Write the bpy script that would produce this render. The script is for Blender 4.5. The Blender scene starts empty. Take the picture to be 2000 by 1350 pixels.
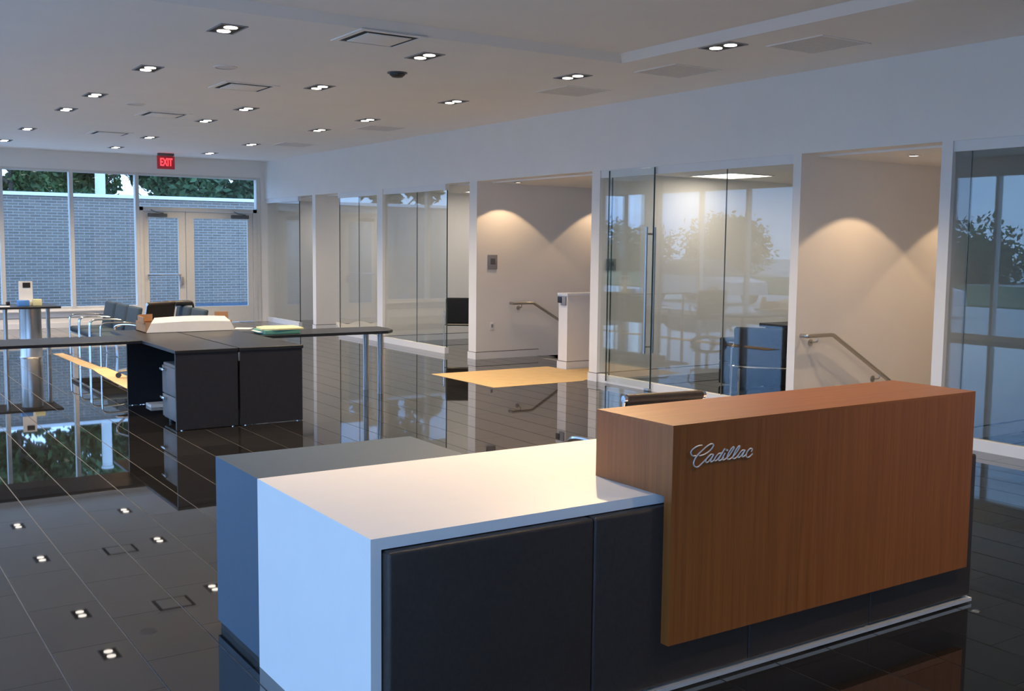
import bpy, bmesh, math, random
from mathutils import Vector, Matrix
random.seed(7)
sc = bpy.context.scene
COL = sc.collection
R = math.radians

# ---------------------------------------------------------------- camera
cam_d = bpy.data.cameras.new('camera'); cam = bpy.data.objects.new('camera', cam_d); COL.objects.link(cam)
sc.camera = cam
F_PX, YAW, PITCH, ROLL = 2057.96, 0.586319, -0.0952803, 0.0103517
cam_d.sensor_fit = 'HORIZONTAL'; cam_d.sensor_width = 36.0; cam_d.lens = 36.0 * F_PX / 2000.0
cam_d.clip_start = 0.05; cam_d.clip_end = 600
_f = Vector((math.sin(YAW)*math.cos(PITCH), math.cos(YAW)*math.cos(PITCH), math.sin(PITCH)))
_r = Vector((math.cos(YAW), -math.sin(YAW), 0)); _u = _r.cross(_f)
_r2 = math.cos(ROLL)*_r + math.sin(ROLL)*_u; _u2 = -math.sin(ROLL)*_r + math.cos(ROLL)*_u
CAM = Vector((0, 0, 1.68))
m4 = Matrix((_r2, _u2, -_f)).transposed().to_4x4(); m4.translation = CAM
cam.matrix_world = m4
def project(p):
    v = Vector(p) - CAM
    d = v.dot(_f)
    if d <= 0.05: return None
    return (1000 + F_PX*v.dot(_r2)/d, 675 - F_PX*v.dot(_u2)/d, d)

# ---------------------------------------------------------------- world (dusk sky, thin cloud)
SKY = 3.4
w = bpy.data.worlds.new('dusk_sky'); sc.world = w; w.use_nodes = True
nt = w.node_tree; bg = nt.nodes['Background']
tc = nt.nodes.new('ShaderNodeTexCoord'); mp = nt.nodes.new('ShaderNodeMapping'); mp.inputs['Scale'].default_value = (2.2, 2.2, 6)
nz = nt.nodes.new('ShaderNodeTexNoise'); nz.inputs['Scale'].default_value = 1.6; nz.inputs['Detail'].default_value = 5
rp = nt.nodes.new('ShaderNodeValToRGB')
rp.color_ramp.elements[0].position = 0.40; rp.color_ramp.elements[0].color = (0.24, 0.47, 0.95, 1)
rp.color_ramp.elements[1].position = 0.66; rp.color_ramp.elements[1].color = (0.42, 0.65, 1.0, 1)
nt.links.new(tc.outputs['Generated'], mp.inputs['Vector']); nt.links.new(mp.outputs['Vector'], nz.inputs['Vector'])
nt.links.new(nz.outputs['Fac'], rp.inputs['Fac']); nt.links.new(rp.outputs['Color'], bg.inputs['Color'])
bg.inputs['Strength'].default_value = SKY

sc.view_settings.view_transform = 'Standard'; sc.view_settings.look = 'None'
sc.view_settings.gamma = 1.0; sc.view_settings.use_curve_mapping = False
sc.view_settings.exposure = 0.6
sc.cycles.use_denoising = True
sc.cycles.max_bounces = 9; sc.cycles.diffuse_bounces = 4; sc.cycles.glossy_bounces = 4
sc.cycles.use_adaptive_sampling = True; sc.cycles.adaptive_threshold = 0.05
sc.cycles.transparent_max_bounces = 16; sc.cycles.sample_clamp_indirect = 4.0
sc.cycles.caustics_reflective = True; sc.cycles.caustics_refractive = False

def portal(name, loc, rot, sx, sy):
    l = bpy.data.lights.new(name, 'AREA'); l.shape = 'RECTANGLE'; l.size = sx; l.size_y = sy
    l.cycles.is_portal = True
    o = bpy.data.objects.new(name, l); COL.objects.link(o); o.location = loc; o.rotation_euler = rot
    return o

# ---------------------------------------------------------------- key dimensions
XR, YE, ZC = 8.06, 21.65, 3.37          # office wall plane, far wall plane, ceiling
XL, YB = -1.9, -4.6                     # window wall on the left, wall behind
XB = 12.6                               # back of the offices
ZH = 2.59                               # head of the glass fronts
ZW = 3.03                               # head of the outer windows
WARM = (1.0, 0.75, 0.47)
portal('window_portal_left', (XL - 0.15, (YB+YE)/2, 1.7), (0, R(-90), 0), 2.8, YE - YB)
portal('window_portal_far', (3.0, YE + 0.2, 1.7), (R(-90), 0, 0), 9.6, 2.8)

# ---------------------------------------------------------------- materials
def newmat(name):
    m = bpy.data.materials.new(name); m.use_nodes = True
    return m, m.node_tree, m.node_tree.nodes['Principled BSDF']
def mat(name, col, rough=0.5, metal=0.0, var=0.06, scale=8.0, stretch=(1, 1, 1), bump=0.0, bscale=200.0, spec=0.5, ior=1.5, rnd=0.0):
    m, t, b = newmat(name)
    b.inputs['Roughness'].default_value = rough; b.inputs['Metallic'].default_value = metal
    b.inputs['IOR'].default_value = ior; b.inputs['Specular IOR Level'].default_value = spec
    tc = t.nodes.new('ShaderNodeTexCoord'); mp = t.nodes.new('ShaderNodeMapping'); mp.inputs['Scale'].default_value = stretch
    nz = t.nodes.new('ShaderNodeTexNoise'); nz.inputs['Scale'].default_value = scale; nz.inputs['Detail'].default_value = 4
    rp = t.nodes.new('ShaderNodeValToRGB')
    rp.color_ramp.elements[0].position = 0.3; rp.color_ramp.elements[1].position = 0.7
    rp.color_ramp.elements[0].color = tuple(max(0, c*(1-var)) for c in col) + (1,)
    rp.color_ramp.elements[1].color = tuple(min(1, c*(1+var)) for c in col) + (1,)
    t.links.new(tc.outputs['Object'], mp.inputs['Vector']); t.links.new(mp.outputs['Vector'], nz.inputs['Vector'])
    t.links.new(nz.outputs['Fac'], rp.inputs['Fac'])
    out = rp.outputs['Color']
    if rnd:
        oi = t.nodes.new('ShaderNodeObjectInfo'); mr = t.nodes.new('ShaderNodeMapRange')
        mr.inputs['To Min'].default_value = 1-rnd; mr.inputs['To Max'].default_value = 1+rnd
        t.links.new(oi.outputs['Random'], mr.inputs['Value'])
        mx = t.nodes.new('ShaderNodeMix'); mx.data_type = 'RGBA'; mx.blend_type = 'MULTIPLY'; mx.inputs[0].default_value = 1
        t.links.new(out, mx.inputs[6]); t.links.new(mr.outputs['Result'], mx.inputs[7]); out = mx.outputs[2]
    t.links.new(out, b.inputs['Base Color'])
    if bump:
        n2 = t.nodes.new('ShaderNodeTexNoise'); n2.inputs['Scale'].default_value = bscale; n2.inputs['Detail'].default_value = 3
        bp = t.nodes.new('ShaderNodeBump'); bp.inputs['Strength'].default_value = bump; bp.inputs['Distance'].default_value = 0.01
        t.links.new(mp.outputs['Vector'], n2.inputs['Vector']); t.links.new(n2.outputs['Fac'], bp.inputs['Height'])
        t.links.new(bp.outputs['Normal'], b.inputs['Normal'])
    return m
def emit(name, col, strength):
    m, t, b = newmat(name)
    b.inputs['Base Color'].default_value = (*col, 1); b.inputs['Emission Color'].default_value = (*col, 1)
    b.inputs['Emission Strength'].default_value = strength
    return m
def glass(name, tint=(0.97, 0.98, 0.97), ior=1.52):
    m = bpy.data.materials.new(name); m.use_nodes = True; t = m.node_tree
    for n in list(t.nodes):
        if n.type == 'BSDF_PRINCIPLED': t.nodes.remove(n)
    out = [n for n in t.nodes if n.type == 'OUTPUT_MATERIAL'][0]
    tr = t.nodes.new('ShaderNodeBsdfTransparent'); tr.inputs['Color'].default_value = (*tint, 1)
    gl = t.nodes.new('ShaderNodeBsdfGlossy'); gl.inputs['Roughness'].default_value = 0.0
    geo = t.nodes.new('ShaderNodeNewGeometry')
    mr = t.nodes.new('ShaderNodeMapRange'); mr.inputs['To Min'].default_value = ior; mr.inputs['To Max'].default_value = 1/ior
    fr = t.nodes.new('ShaderNodeFresnel'); mx = t.nodes.new('ShaderNodeMixShader')
    t.links.new(geo.outputs['Backfacing'], mr.inputs['Value']); t.links.new(mr.outputs['Result'], fr.inputs['IOR'])
    t.links.new(fr.outputs['Fac'], mx.inputs['Fac']); t.links.new(tr.outputs['BSDF'], mx.inputs[1]); t.links.new(gl.outputs['BSDF'], mx.inputs[2])
    t.links.new(mx.outputs['Shader'], out.inputs['Surface'])
    return m
def brick_mat(name, c1, c2, mortar, bw, bh, ms, rough=0.85, axis='xz'):
    m, t, b = newmat(name)
    tc = t.nodes.new('ShaderNodeTexCoord'); sp = t.nodes.new('ShaderNodeSeparateXYZ'); cb = t.nodes.new('ShaderNodeCombineXYZ')
    br = t.nodes.new('ShaderNodeTexBrick'); br.inputs['Scale'].default_value = 1.0
    br.inputs['Color1'].default_value = (*c1, 1); br.inputs['Color2'].default_value = (*c2, 1); br.inputs['Mortar'].default_value = (*mortar, 1)
    br.inputs['Brick Width'].default_value = bw; br.inputs['Row Height'].default_value = bh; br.inputs['Mortar Size'].default_value = ms
    br.inputs['Bias'].default_value = -0.2
    t.links.new(tc.outputs['Object'], sp.inputs[0])
    t.links.new(sp.outputs['X' if axis[0] == 'x' else 'Y'], cb.inputs[0]); t.links.new(sp.outputs['Z' if axis[1] == 'z' else 'Y'], cb.inputs[1])
    t.links.new(cb.outputs[0], br.inputs['Vector']); t.links.new(br.outputs['Color'], b.inputs['Base Color'])
    bp = t.nodes.new('ShaderNodeBump'); bp.inputs['Strength'].default_value = 0.4; bp.inputs['Distance'].default_value = 0.01; bp.invert = True
    t.links.new(br.outputs['Fac'], bp.inputs['Height']); t.links.new(bp.outputs['Normal'], b.inputs['Normal'])
    b.inputs['Roughness'].default_value = rough
    return m
def wood_mat(name, dark, light, stretch):
    m, t, b = newmat(name)
    tc = t.nodes.new('ShaderNodeTexCoord'); mp = t.nodes.new('ShaderNodeMapping'); mp.inputs['Scale'].default_value = stretch
    n1 = t.nodes.new('ShaderNodeTexNoise'); n1.inputs['Scale'].default_value = 1.0; n1.inputs['Detail'].default_value = 8; n1.inputs['Roughness'].default_value = 0.65
    n1.inputs['Distortion'].default_value = 0.4
    rp = t.nodes.new('ShaderNodeValToRGB')
    rp.color_ramp.elements[0].position = 0.25; rp.color_ramp.elements[0].color = (*dark, 1)
    rp.color_ramp.elements[1].position = 0.75; rp.color_ramp.elements[1].color = (*light, 1)
    t.links.new(tc.outputs['Object'], mp.inputs['Vector']); t.links.new(mp.outputs['Vector'], n1.inputs['Vector'])
    t.links.new(n1.outputs['Fac'], rp.inputs['Fac']); t.links.new(rp.outputs['Color'], b.inputs['Base Color'])
    b.inputs['Roughness'].default_value = 0.38
    return m

M = {}
M['wall'] = mat('wall_paint', (0.83, 0.81, 0.78), 0.75, var=0.012, scale=3, bump=0.02, bscale=120)
M['ceil'] = mat('ceiling_paint', (0.86, 0.84, 0.81), 0.85, var=0.012, scale=2, bump=0.03, bscale=160)
M['trim'] = mat('white_trim', (0.78, 0.78, 0.78), 0.45, var=0.01)
M['reveal'] = mat('dark_reveal', (0.12, 0.11, 0.11), 0.6)
M['alu'] = mat('pale_frame_metal', (0.66, 0.65, 0.62), 0.45, metal=0.0, var=0.03, scale=20)
M['tile'] = mat('dark_floor_tile', (0.015, 0.014, 0.013), 0.02, var=0.10, scale=3, ior=2.2, rnd=0.25)
M['grout'] = mat('pale_grout', (0.30, 0.30, 0.31), 0.5, var=0.1, scale=15)
M['glass'] = glass('partition_glass'); M['wglass'] = glass('window_glass', (0.95, 0.97, 0.97))
M['gjoint'] = mat('clear_joint', (0.16, 0.18, 0.17), 0.3)
M['gedge'] = mat('dark_glass_edge', (0.03, 0.05, 0.045), 0.2)
M['chrome'] = mat('chrome', (0.80, 0.80, 0.80), 0.14, metal=1.0, var=0.02)
M['steel'] = mat('brushed_steel', (0.52, 0.51, 0.49), 0.32, metal=1.0, var=0.06, scale=30, stretch=(1, 1, 12))
M['letter'] = mat('satin_silver', (0.88, 0.88, 0.88), 0.35, metal=0.6, var=0.02)
M['white'] = mat('white_solid_surface', (0.84, 0.83, 0.82), 0.42, var=0.01)
M['greylam'] = mat('grey_laminate', (0.066, 0.106, 0.155), 0.5, var=0.03, scale=40)
M['leather'] = mat('dark_leather', (0.034, 0.025, 0.022), 0.45, var=0.15, scale=60, bump=0.25, bscale=350)
M['woodv'] = wood_mat('walnut_upright', (0.185, 0.052, 0.008), (0.33, 0.108, 0.022), (55, 55, 1.4))
M['woodh'] = wood_mat('walnut_top', (0.185, 0.052, 0.008), (0.33, 0.108, 0.022), (1.4, 55, 55))
M['black'] = mat('black_laminate', (0.016, 0.016, 0.020), 0.42, var=0.15, scale=25)
M['desktop'] = mat('charcoal_worktop', (0.014, 0.015, 0.018), 0.33, var=0.12, scale=40)
M['pedgrey'] = mat('slate_metal', (0.10, 0.11, 0.12), 0.45, var=0.05)
M['bluefab'] = mat('slate_blue_fabric', (0.030, 0.055, 0.080), 0.85, var=0.15, scale=90, bump=0.2, bscale=400)
M['blackfab'] = mat('black_fabric', (0.018, 0.017, 0.017), 0.8, var=0.2, scale=90, bump=0.2, bscale=400)
M['plastic'] = mat('black_plastic', (0.02, 0.02, 0.022), 0.4)
M['kraft'] = mat('kraft_paper', (0.56, 0.40, 0.21), 0.8, var=0.06, scale=6)
M['card'] = mat('brown_cardboard', (0.36, 0.21, 0.11), 0.85, var=0.08, scale=12)
M['paper'] = mat('white_paper', (0.78, 0.76, 0.72), 0.8, var=0.03, scale=10)
M['yellow'] = mat('pale_yellow_paper', (0.72, 0.68, 0.38), 0.8, var=0.05)
M['green'] = mat('green_folder', (0.10, 0.30, 0.24), 0.6, var=0.05)
M['bluep'] = mat('blue_print', (0.08, 0.25, 0.62), 0.5)
M['greypl'] = mat('grey_plastic', (0.28, 0.28, 0.30), 0.45)
M['darkrec'] = mat('dark_recess', (0.03, 0.03, 0.03), 0.7)
M['grille'] = mat('grey_grille', (0.66, 0.65, 0.64), 0.7, var=0.2, scale=160)
M['lamp'] = emit('lamp_disc', (1.0, 0.92, 0.82), 2.6)
M['troffer'] = emit('troffer_lens', (1.0, 0.88, 0.72), 5.6)
M['exitred'] = emit('exit_red', (1.0, 0.03, 0.04), 2.4)
M['exitface'] = emit('exit_face', (0.25, 0.02, 0.03), 0.30)
M['asphalt'] = mat('pale_concrete', (0.55, 0.54, 0.52), 0.9, var=0.15, scale=2)
M['grass'] = mat('lawn_grass', (0.09, 0.13, 0.05), 0.95, var=0.3, scale=3)
M['leafa'] = mat('leaf_green', (0.060, 0.115, 0.030), 0.7, var=0.45, scale=1.2)
M['leafb'] = mat('leaf_dark', (0.035, 0.080, 0.025), 0.7, var=0.45, scale=1.2)
M['bark'] = mat('bark', (0.07, 0.05, 0.035), 0.9, var=0.3, scale=12)
M['siding'] = mat('white_siding', (0.72, 0.72, 0.70), 0.7, var=0.03)
M['roof'] = mat('dark_roof', (0.06, 0.055, 0.055), 0.9, var=0.2, scale=8)
M['carw'] = mat('white_car_paint', (0.75, 0.76, 0.78), 0.2)
M['card2'] = mat('silver_car_paint', (0.40, 0.42, 0.45), 0.2)
M['carglass'] = mat('dark_car_glass', (0.02, 0.025, 0.03), 0.05)
M['brick'] = brick_mat('grey_brick', (0.17, 0.135, 0.11), (0.22, 0.175, 0.135), (0.33, 0.30, 0.27), 0.24, 0.067, 0.008)

# ---------------------------------------------------------------- mesh helpers
ORG = {}
class MB:
    def __init__(s): s.v = []; s.f = []; s.sm = []
    def add(s, vs, fs, smooth=False):
        k = len(s.v); s.v += [tuple(v) for v in vs]
        for f in fs: s.f.append(tuple(i+k for i in f)); s.sm.append(smooth)
        return s
    def box(s, x0, x1, y0, y1, z0, z1):
        vs = [(x, y, z) for z in (z0, z1) for y in (y0, y1) for x in (x0, x1)]
        return s.add(vs, [(0, 2, 3, 1), (4, 5, 7, 6), (0, 1, 5, 4), (2, 6, 7, 3), (0, 4, 6, 2), (1, 3, 7, 5)])
    def rbox(s, x0, x1, y0, y1, z0, z1, r=0.01, seg=2, smooth=True):
        bm = bmesh.new(); bmesh.ops.create_cube(bm, size=1)
        for v in bm.verts: v.co = Vector(((x0+x1)/2 + v.co.x*(x1-x0), (y0+y1)/2 + v.co.y*(y1-y0), (z0+z1)/2 + v.co.z*(z1-z0)))
        bmesh.ops.bevel(bm, geom=bm.edges[:], offset=r, segments=seg, affect='EDGES', profile=0.5)
        bm.verts.index_update()
        s.add([v.co[:] for v in bm.verts], [[v.index for v in f.verts] for f in bm.faces], smooth); bm.free(); return s
    def tube(s, pts, r, n=8, cap=True):
        pts = [Vector(p) for p in pts]; rings = []
        up = None
        for i, p in enumerate(pts):
            d = (pts[min(i+1, len(pts)-1)] - pts[max(i-1, 0)])
            if d.length < 1e-9: d = Vector((0, 0, 1))
            d.normalize()
            if up is None:
                up = Vector((0, 0, 1)) if abs(d.z) < 0.9 else Vector((1, 0, 0))
            a = d.cross(up); 
            if a.length < 1e-6: a = d.cross(Vector((0, 1, 0.1)))
            a.normalize(); b = a.cross(d).normalized(); up = b
            rr = r[i] if isinstance(r, (list, tuple)) else r
            rings.append([p + rr*(math.cos(2*math.pi*k/n)*a + math.sin(2*math.pi*k/n)*b) for k in range(n)])
        vs = [v for rg in rings for v in rg]; fs = []
        for i in range(len(rings)-1):
            for k in range(n):
                fs.append((i*n+k, i*n+(k+1) % n, (i+1)*n+(k+1) % n, (i+1)*n+k))
        s.add(vs, fs, True)
        if cap:
            s.add(rings[0], [tuple(range(n))]); s.add(rings[-1], [tuple(reversed(range(n)))])
        return s
    def cyl(s, c, r, h, n=20, r2=None):
        return s.lathe(c, [(0, 0), (r, 0), (r if r2 is None else r2, h), (0, h)], n)
    def lathe(s, c, prof, n=20, smooth=False):
        c = Vector(c); vs = []; fs = []
        for (rr, z) in prof:
            for k in range(n): vs.append(c + Vector((rr*math.cos(2*math.pi*k/n), rr*math.sin(2*math.pi*k/n), z)))
        for i in range(len(prof)-1):
            for k in range(n): fs.append((i*n+k, i*n+(k+1) % n, (i+1)*n+(k+1) % n, (i+1)*n+k))
        return s.add(vs, fs, smooth)
    def prism(s, poly, axis, a, b):
        # poly: 2D points; axis: 'x','y','z' extrude direction
        def P(p, t): return (t, p[0], p[1]) if axis == 'x' else ((p[0], t, p[1]) if axis == 'y' else (p[0], p[1], t))
        n = len(poly); vs = [P(p, a) for p in poly] + [P(p, b) for p in poly]
        fs = [tuple(range(n)), tuple(reversed(range(n, 2*n)))] + [(i, n+i, n+(i+1) % n, (i+1) % n) for i in range(n)]
        return s.add(vs, fs)
    def quad(s, a, b, c, d): return s.add([a, b, c, d], [(0, 1, 2, 3)])
    def xf(s, fn): s.v = [tuple(fn(Vector(v))) for v in s.v]; return s
    def mesh(s, name, m):
        me = bpy.data.meshes.new(name); me.from_pydata(s.v, [], s.f)
        bm = bmesh.new(); bm.from_mesh(me); bmesh.ops.remove_doubles(bm, verts=bm.verts, dist=1e-6) if len(s.v) < 3000 else None
        bmesh.ops.recalc_face_normals(bm, faces=bm.faces) if len(s.v) < 60000 else None
        bm.to_mesh(me); bm.free()
        if any(s.sm):
            me.polygons.foreach_set('use_smooth', [True]*len(me.polygons))
            me.set_sharp_from_angle(angle=R(38))
        me.materials.append(M[m] if isinstance(m, str) else m)
        return me
    def build(s, name, m, parent=None):
        if parent is not None and parent in ORG:
            o_ = ORG[parent]; s.v = [(v[0]-o_[0], v[1]-o_[1], v[2]-o_[2]) for v in s.v]
        o = bpy.data.objects.new(name, s.mesh(name, m)); COL.objects.link(o)
        if parent is not None:
            o.parent = parent
            ORG[o] = ORG.get(parent, (0, 0, 0))
        return o
def thing(name, label, cat, loc=(0, 0, 0), group=None):
    o = bpy.data.objects.new(name, None); COL.objects.link(o); o.location = loc; o.empty_display_size = 0.1
    o['label'] = label; o['category'] = cat
    if group: o['group'] = group
    ORG[o] = tuple(loc); return o
def tag(o, label, cat, group=None, kind=None):
    o['label'] = label; o['category'] = cat
    if group: o['group'] = group
    if kind: o['kind'] = kind
    return o
def struct(name, mb, m, label, cat='wall'):
    o = mb.build(name, m); o['kind'] = 'structure'; o['label'] = label; o['category'] = cat; return o
def copy_tree(o, parent=None):
    c = o.copy(); COL.objects.link(c); c.parent = parent
    for ch in list(o.children): copy_tree(ch, c)
    return c
def place(root, loc, rz): root.location = loc; root.rotation_euler = (0, 0, rz)
def catmull(pts, n=6):
    out = []; P = [Vector(p) for p in pts]
    for i in range(len(P)-1):
        p0 = P[max(i-1, 0)]; p1 = P[i]; p2 = P[i+1]; p3 = P[min(i+2, len(P)-1)]
        for k in range(n):
            t = k/n
            out.append(0.5*((2*p1) + (p2-p0)*t + (2*p0-5*p1+4*p2-p3)*t*t + (3*p1-p0-3*p2+p3)*t**3))
    out.append(P[-1]); return out
def light_spot(name, parent, loc, target, energy, col, half, blend, radius=0.04):
    l = bpy.data.lights.new(name, 'SPOT'); l.energy = energy; l.color = col; l.spot_size = 2*half; l.spot_blend = blend; l.shadow_soft_size = radius
    o = bpy.data.objects.new(name, l); COL.objects.link(o)
    o.parent = parent
    d = Vector(target) - Vector(loc)
    o.rotation_euler = d.to_track_quat('-Z', 'Y').to_euler()
    og = ORG.get(parent, (0, 0, 0)); o.location = (loc[0]-og[0], loc[1]-og[1], loc[2]-og[2])
    return o

# ================================================================ SETTING
# --- partitions: (south face y, north face y)
PART = [(18.96, 19.11), (16.12, 16.33), (13.09, 13.30), (10.23, 10.39), (7.085, 7.185), (5.45, 5.555), (2.30, 2.42)]
S1 = (9.20, 11.65, 13.09)     # stair well: x start, y range
S2 = (8.68, 5.555, 7.085)
fl = MB(); GZ = -0.004
fl.box(XL-0.2, XR+0.6, YB-0.2, YE+0.2, -0.2, GZ)
fl.box(XR+0.6, XB+0.2, S1[2], YE+0.2, -0.2, GZ); fl.box(XR+0.6, XB+0.2, S2[2], S1[1], -0.2, GZ); fl.box(XR+0.6, XB+0.2, YB-0.2, S2[1], -0.2, GZ)
fl.box(XR+0.6, S1[0], S1[1], S1[2], -0.2, GZ)
floor = struct('floor', fl, 'grout', 'polished dark tiled showroom floor with pale joints', 'floor')
TW, TL = 0.3063, 0.5745
tiles = []
i0 = int((XL - 0.744)/TW) - 1
for i in range(i0, int((XB - 0.744)/TW) + 1):
    x = 0.744 + i*TW
    yo = 5.07 if i % 2 == 0 else 4.785
    j0 = int((YB - yo)/TL) - 1
    for j in range(j0, int((YE - yo)/TL) + 1):
        y = yo + j*TL
        cx, cy = x+TW/2, y+TL/2
        if cx < XL+0.1 or cx > XB-0.1 or cy < YB or cy > YE-0.1: continue
        if cx > S1[0]-0.12 and S1[1]-0.05 < cy < S1[2]: continue
        if cx > S2[0]-0.12 and S2[1] < cy < S2[2]: continue
        tiles.append((cx, cy))
def tile_rank(t):
    p = project((t[0], t[1], 0))
    if p is None or not (-60 < p[0] < 2060 and 600 < p[1] < 1410): return 1e9
    if 1.41 < t[0] < 4.7 and 2.87 < t[1] < 4.6: return 1e8
    # hidden by the reception counter
    if p[0] > 505 and p[1] > 955 and p[0] < 1890: return 1e7 + p[2]
    if t[0] > XR: return 1e6 + p[2]
    return p[2]
tiles.sort(key=tile_rank)
tm = MB().box(-TW/2+0.0032, TW/2-0.0032, -TL/2+0.0009, TL/2-0.0009, -0.012, 0).mesh('floor_tile', 'tile')
for (x, y) in tiles[:300]:
    o = bpy.data.objects.new('floor_tile', tm); COL.objects.link(o); o.parent = floor; o.location = (x, y, 0)
rest = MB()
for (x, y) in tiles[300:]: rest.box(x-TW/2+0.0032, x+TW/2-0.0032, y-TL/2+0.0009, y+TL/2-0.0009, -0.012, 0)
o = rest.build('floor_tiles_beyond', 'tile', floor); o['kind'] = 'stuff'

# --- ceiling with a raised field over the reception
CX0, CX1, CY0, CY1, ZK = -1.0, 6.36, -3.0, 7.78, 3.44
cl = MB()
cl.box(XL-0.2, CX0, YB-0.2, YE+0.2, ZC, ZC+0.3); cl.box(CX1, XR+0.1, YB-0.2, YE+0.2, ZC, ZC+0.3)
cl.box(CX0, CX1, CY1, YE+0.2, ZC, ZC+0.3); cl.box(CX0, CX1, YB-0.2, CY0, ZC, ZC+0.3); cl.box(CX0, CX1, CY0, CY1, ZK, ZK+0.3)
CS = 0.09
for (p, q) in (((CX0, CY0), (CX1, CY0)), ((CX1, CY0), (CX1, CY1)), ((CX1, CY1), (CX0, CY1)), ((CX0, CY1), (CX0, CY0))):
    inn = lambda c: (c[0] + (CS if c[0] == CX0 else -CS), c[1] + (CS if c[1] == CY0 else -CS))
    cl.quad((*p, ZC), (*q, ZC), (*inn(q), ZK-0.0005), (*inn(p), ZK-0.0005))
struct('ceiling', cl, 'ceil', 'smooth pale grey ceiling with raised field over the reception', 'ceiling')

# --- right side: bulkhead and partitions
b = MB().box(XR, XR+0.25, YB, YE+0.2, ZH, ZC+0.1)
b.box(XR, XR+0.25, YB, PART[6][0], 0, ZH)
struct('wall_right', b, 'wall', 'long white bulkhead wall above the glass offices')
names = ['between the two farthest offices', 'behind the third office', 'at the far stair alcove', 'before the office with pull handle', 'at the near stair alcove', 'beside the nearest office', 'at the near end of the offices']
for k, (y0, y1) in enumerate(PART):
    struct('wall_partition', MB().box(XR, XB, y0, y1, 0 if k not in (2, 4) else -2.0, ZH), 'wall', 'white partition wall ' + names[k])
struct('wall_office_back', MB().box(XB, XB+0.15, YB, YE+0.2, -2.2, ZC), 'wall', 'white back wall of offices and stairs')
struct('ceiling_offices', MB().box(XR+0.25, XB+0.1, YB, YE+0.2, ZH-0.02, ZH+0.1), 'ceil', 'low white ceiling over offices and stair alcoves', 'ceiling')
# --- baseboards on the partition faces (with a dark reveal line)
for k, (y0, y1) in enumerate(PART[:6]):
    xe = {2: 9.18, 4: 8.66}.get(k, XB-0.01)
    bb = struct('baseboard_partition', MB().box(XR-0.006, xe, y0-0.012, y0, 0.0, 0.10), 'trim', 'white baseboard along the partition ' + names[k], 'baseboard')
    MB().box(XR-0.002, xe, y0-0.005, y0, 0.10, 0.110).build('reveal_line', 'reveal', bb)
    ed = struct('trim_wall_end', MB().box(XR-0.010, XR, y0-0.012, y1+0.01, 0.0, 0.10), 'trim', 'white base trim on the wall end ' + names[k], 'trim')
    MB().box(XR-0.004, XR, y0, y1, 0.10, 0.108).build('reveal_line', 'reveal', ed)

# --- far wall (+Y): soffit, sill wall, frames, door pair
fw = MB().box(XL-0.2, XB+0.2, YE, YE+0.2, ZW, ZC+0.2)
fw.box(XL-0.2, 5.47, YE, YE+0.2, -0.1, 0.31); fw.box(7.93, XB+0.2, YE, YE+0.2, -0.2, ZW)
struct('wall_far', fw, 'wall', 'white wall above and below the far windows')
sl = struct('trim_sill', MB().rbox(XL, 5.47, YE-0.06, YE+0.15, 0.31, 0.345, 0.006), 'trim', 'white window sill along the far wall', 'sill')
bb = struct('baseboard_far', MB().box(XL, 5.47, YE-0.014, YE, 0, 0.10), 'trim', 'white baseboard under the far windows', 'baseboard')
MB().box(XL, 5.47, YE-0.004, YE, 0.19, 0.20).build('reveal_line', 'reveal', bb)
MX = [-1.85, -0.70, 0.526, 1.752, 2.978, 4.205, 5.431]
for k in range(len(MX)-1):
    a, c = MX[k], MX[k+1]
    wd = bpy.data.objects.new('window_%d' % (k+1), None); COL.objects.link(wd); wd['kind'] = 'structure'; ORG[wd] = (0, 0, 0)
    wd['label'] = 'tall far window bay %s' % ('left of the double doors', 'second left of the double doors', 'third left of the double doors', 'fourth left of the doors', 'fifth left of the doors', 'sixth left of the doors')[len(MX)-2-k]; wd['category'] = 'window'
    MB().box(c-0.035, c+0.035, YE-0.02, YE+0.13, 0.345, ZW).build('mullion', 'alu', wd)
    MB().box(a+0.035, c-0.035, YE, YE+0.12, 0.345, 0.405).build('sill_rail', 'alu', wd)
    MB().box(a+0.035, c-0.035, YE, YE+0.12, ZW-0.05, ZW).build('head_rail', 'alu', wd)
    MB().box(a+0.03, c-0.03, YE+0.05, YE+0.062, 0.39, ZW-0.03).build('pane', 'wglass', wd)
# transom over the doors
wd = bpy.data.objects.new('window_7', None); COL.objects.link(wd); wd['kind'] = 'structure'; wd['category'] = 'window'; wd['label'] = 'wide transom pane above the double doors'; ORG[wd] = (0, 0, 0)
MB().box(5.466, 7.88, YE, YE+0.12, ZW-0.05, ZW).build('head_rail', 'alu', wd)
MB().box(5.466, 7.88, YE+0.05, YE+0.062, 2.34, ZW-0.03).build('pane', 'wglass', wd)
MB().box(7.87, 7.95, YE-0.02, YE+0.13, 0, ZW).build('mullion', 'alu', wd)
# door pair
dr = bpy.data.objects.new('door_1', None); COL.objects.link(dr); dr['kind'] = 'structure'; dr['category'] = 'door'; dr['label'] = 'pale framed glass double doors under the exit sign'; ORG[dr] = (0, 0, 0)
MB().box(5.466, 5.535, YE-0.03, YE+0.13, 0, 2.36).box(7.79, 7.87, YE-0.03, YE+0.13, 0, 2.36).box(5.466, 7.87, YE-0.03, YE+0.13, 2.29, 2.36).build('frame', 'alu', dr)
def leaf(x0, x1, g0, g1):
    lf = MB().box(x0, g0, YE+0.0, YE+0.05, 0.01, 2.285).box(g1, x1, YE, YE+0.05, 0.01, 2.285).box(g0, g1, YE, YE+0.05, 0.01, 0.345).box(g0, g1, YE, YE+0.05, 2.15, 2.285).build('leaf', 'alu', dr)
    MB().box(g0-0.01, g1+0.01, YE+0.02, YE+0.032, 0.335, 2.16).build('pane', 'wglass', lf); return lf
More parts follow.
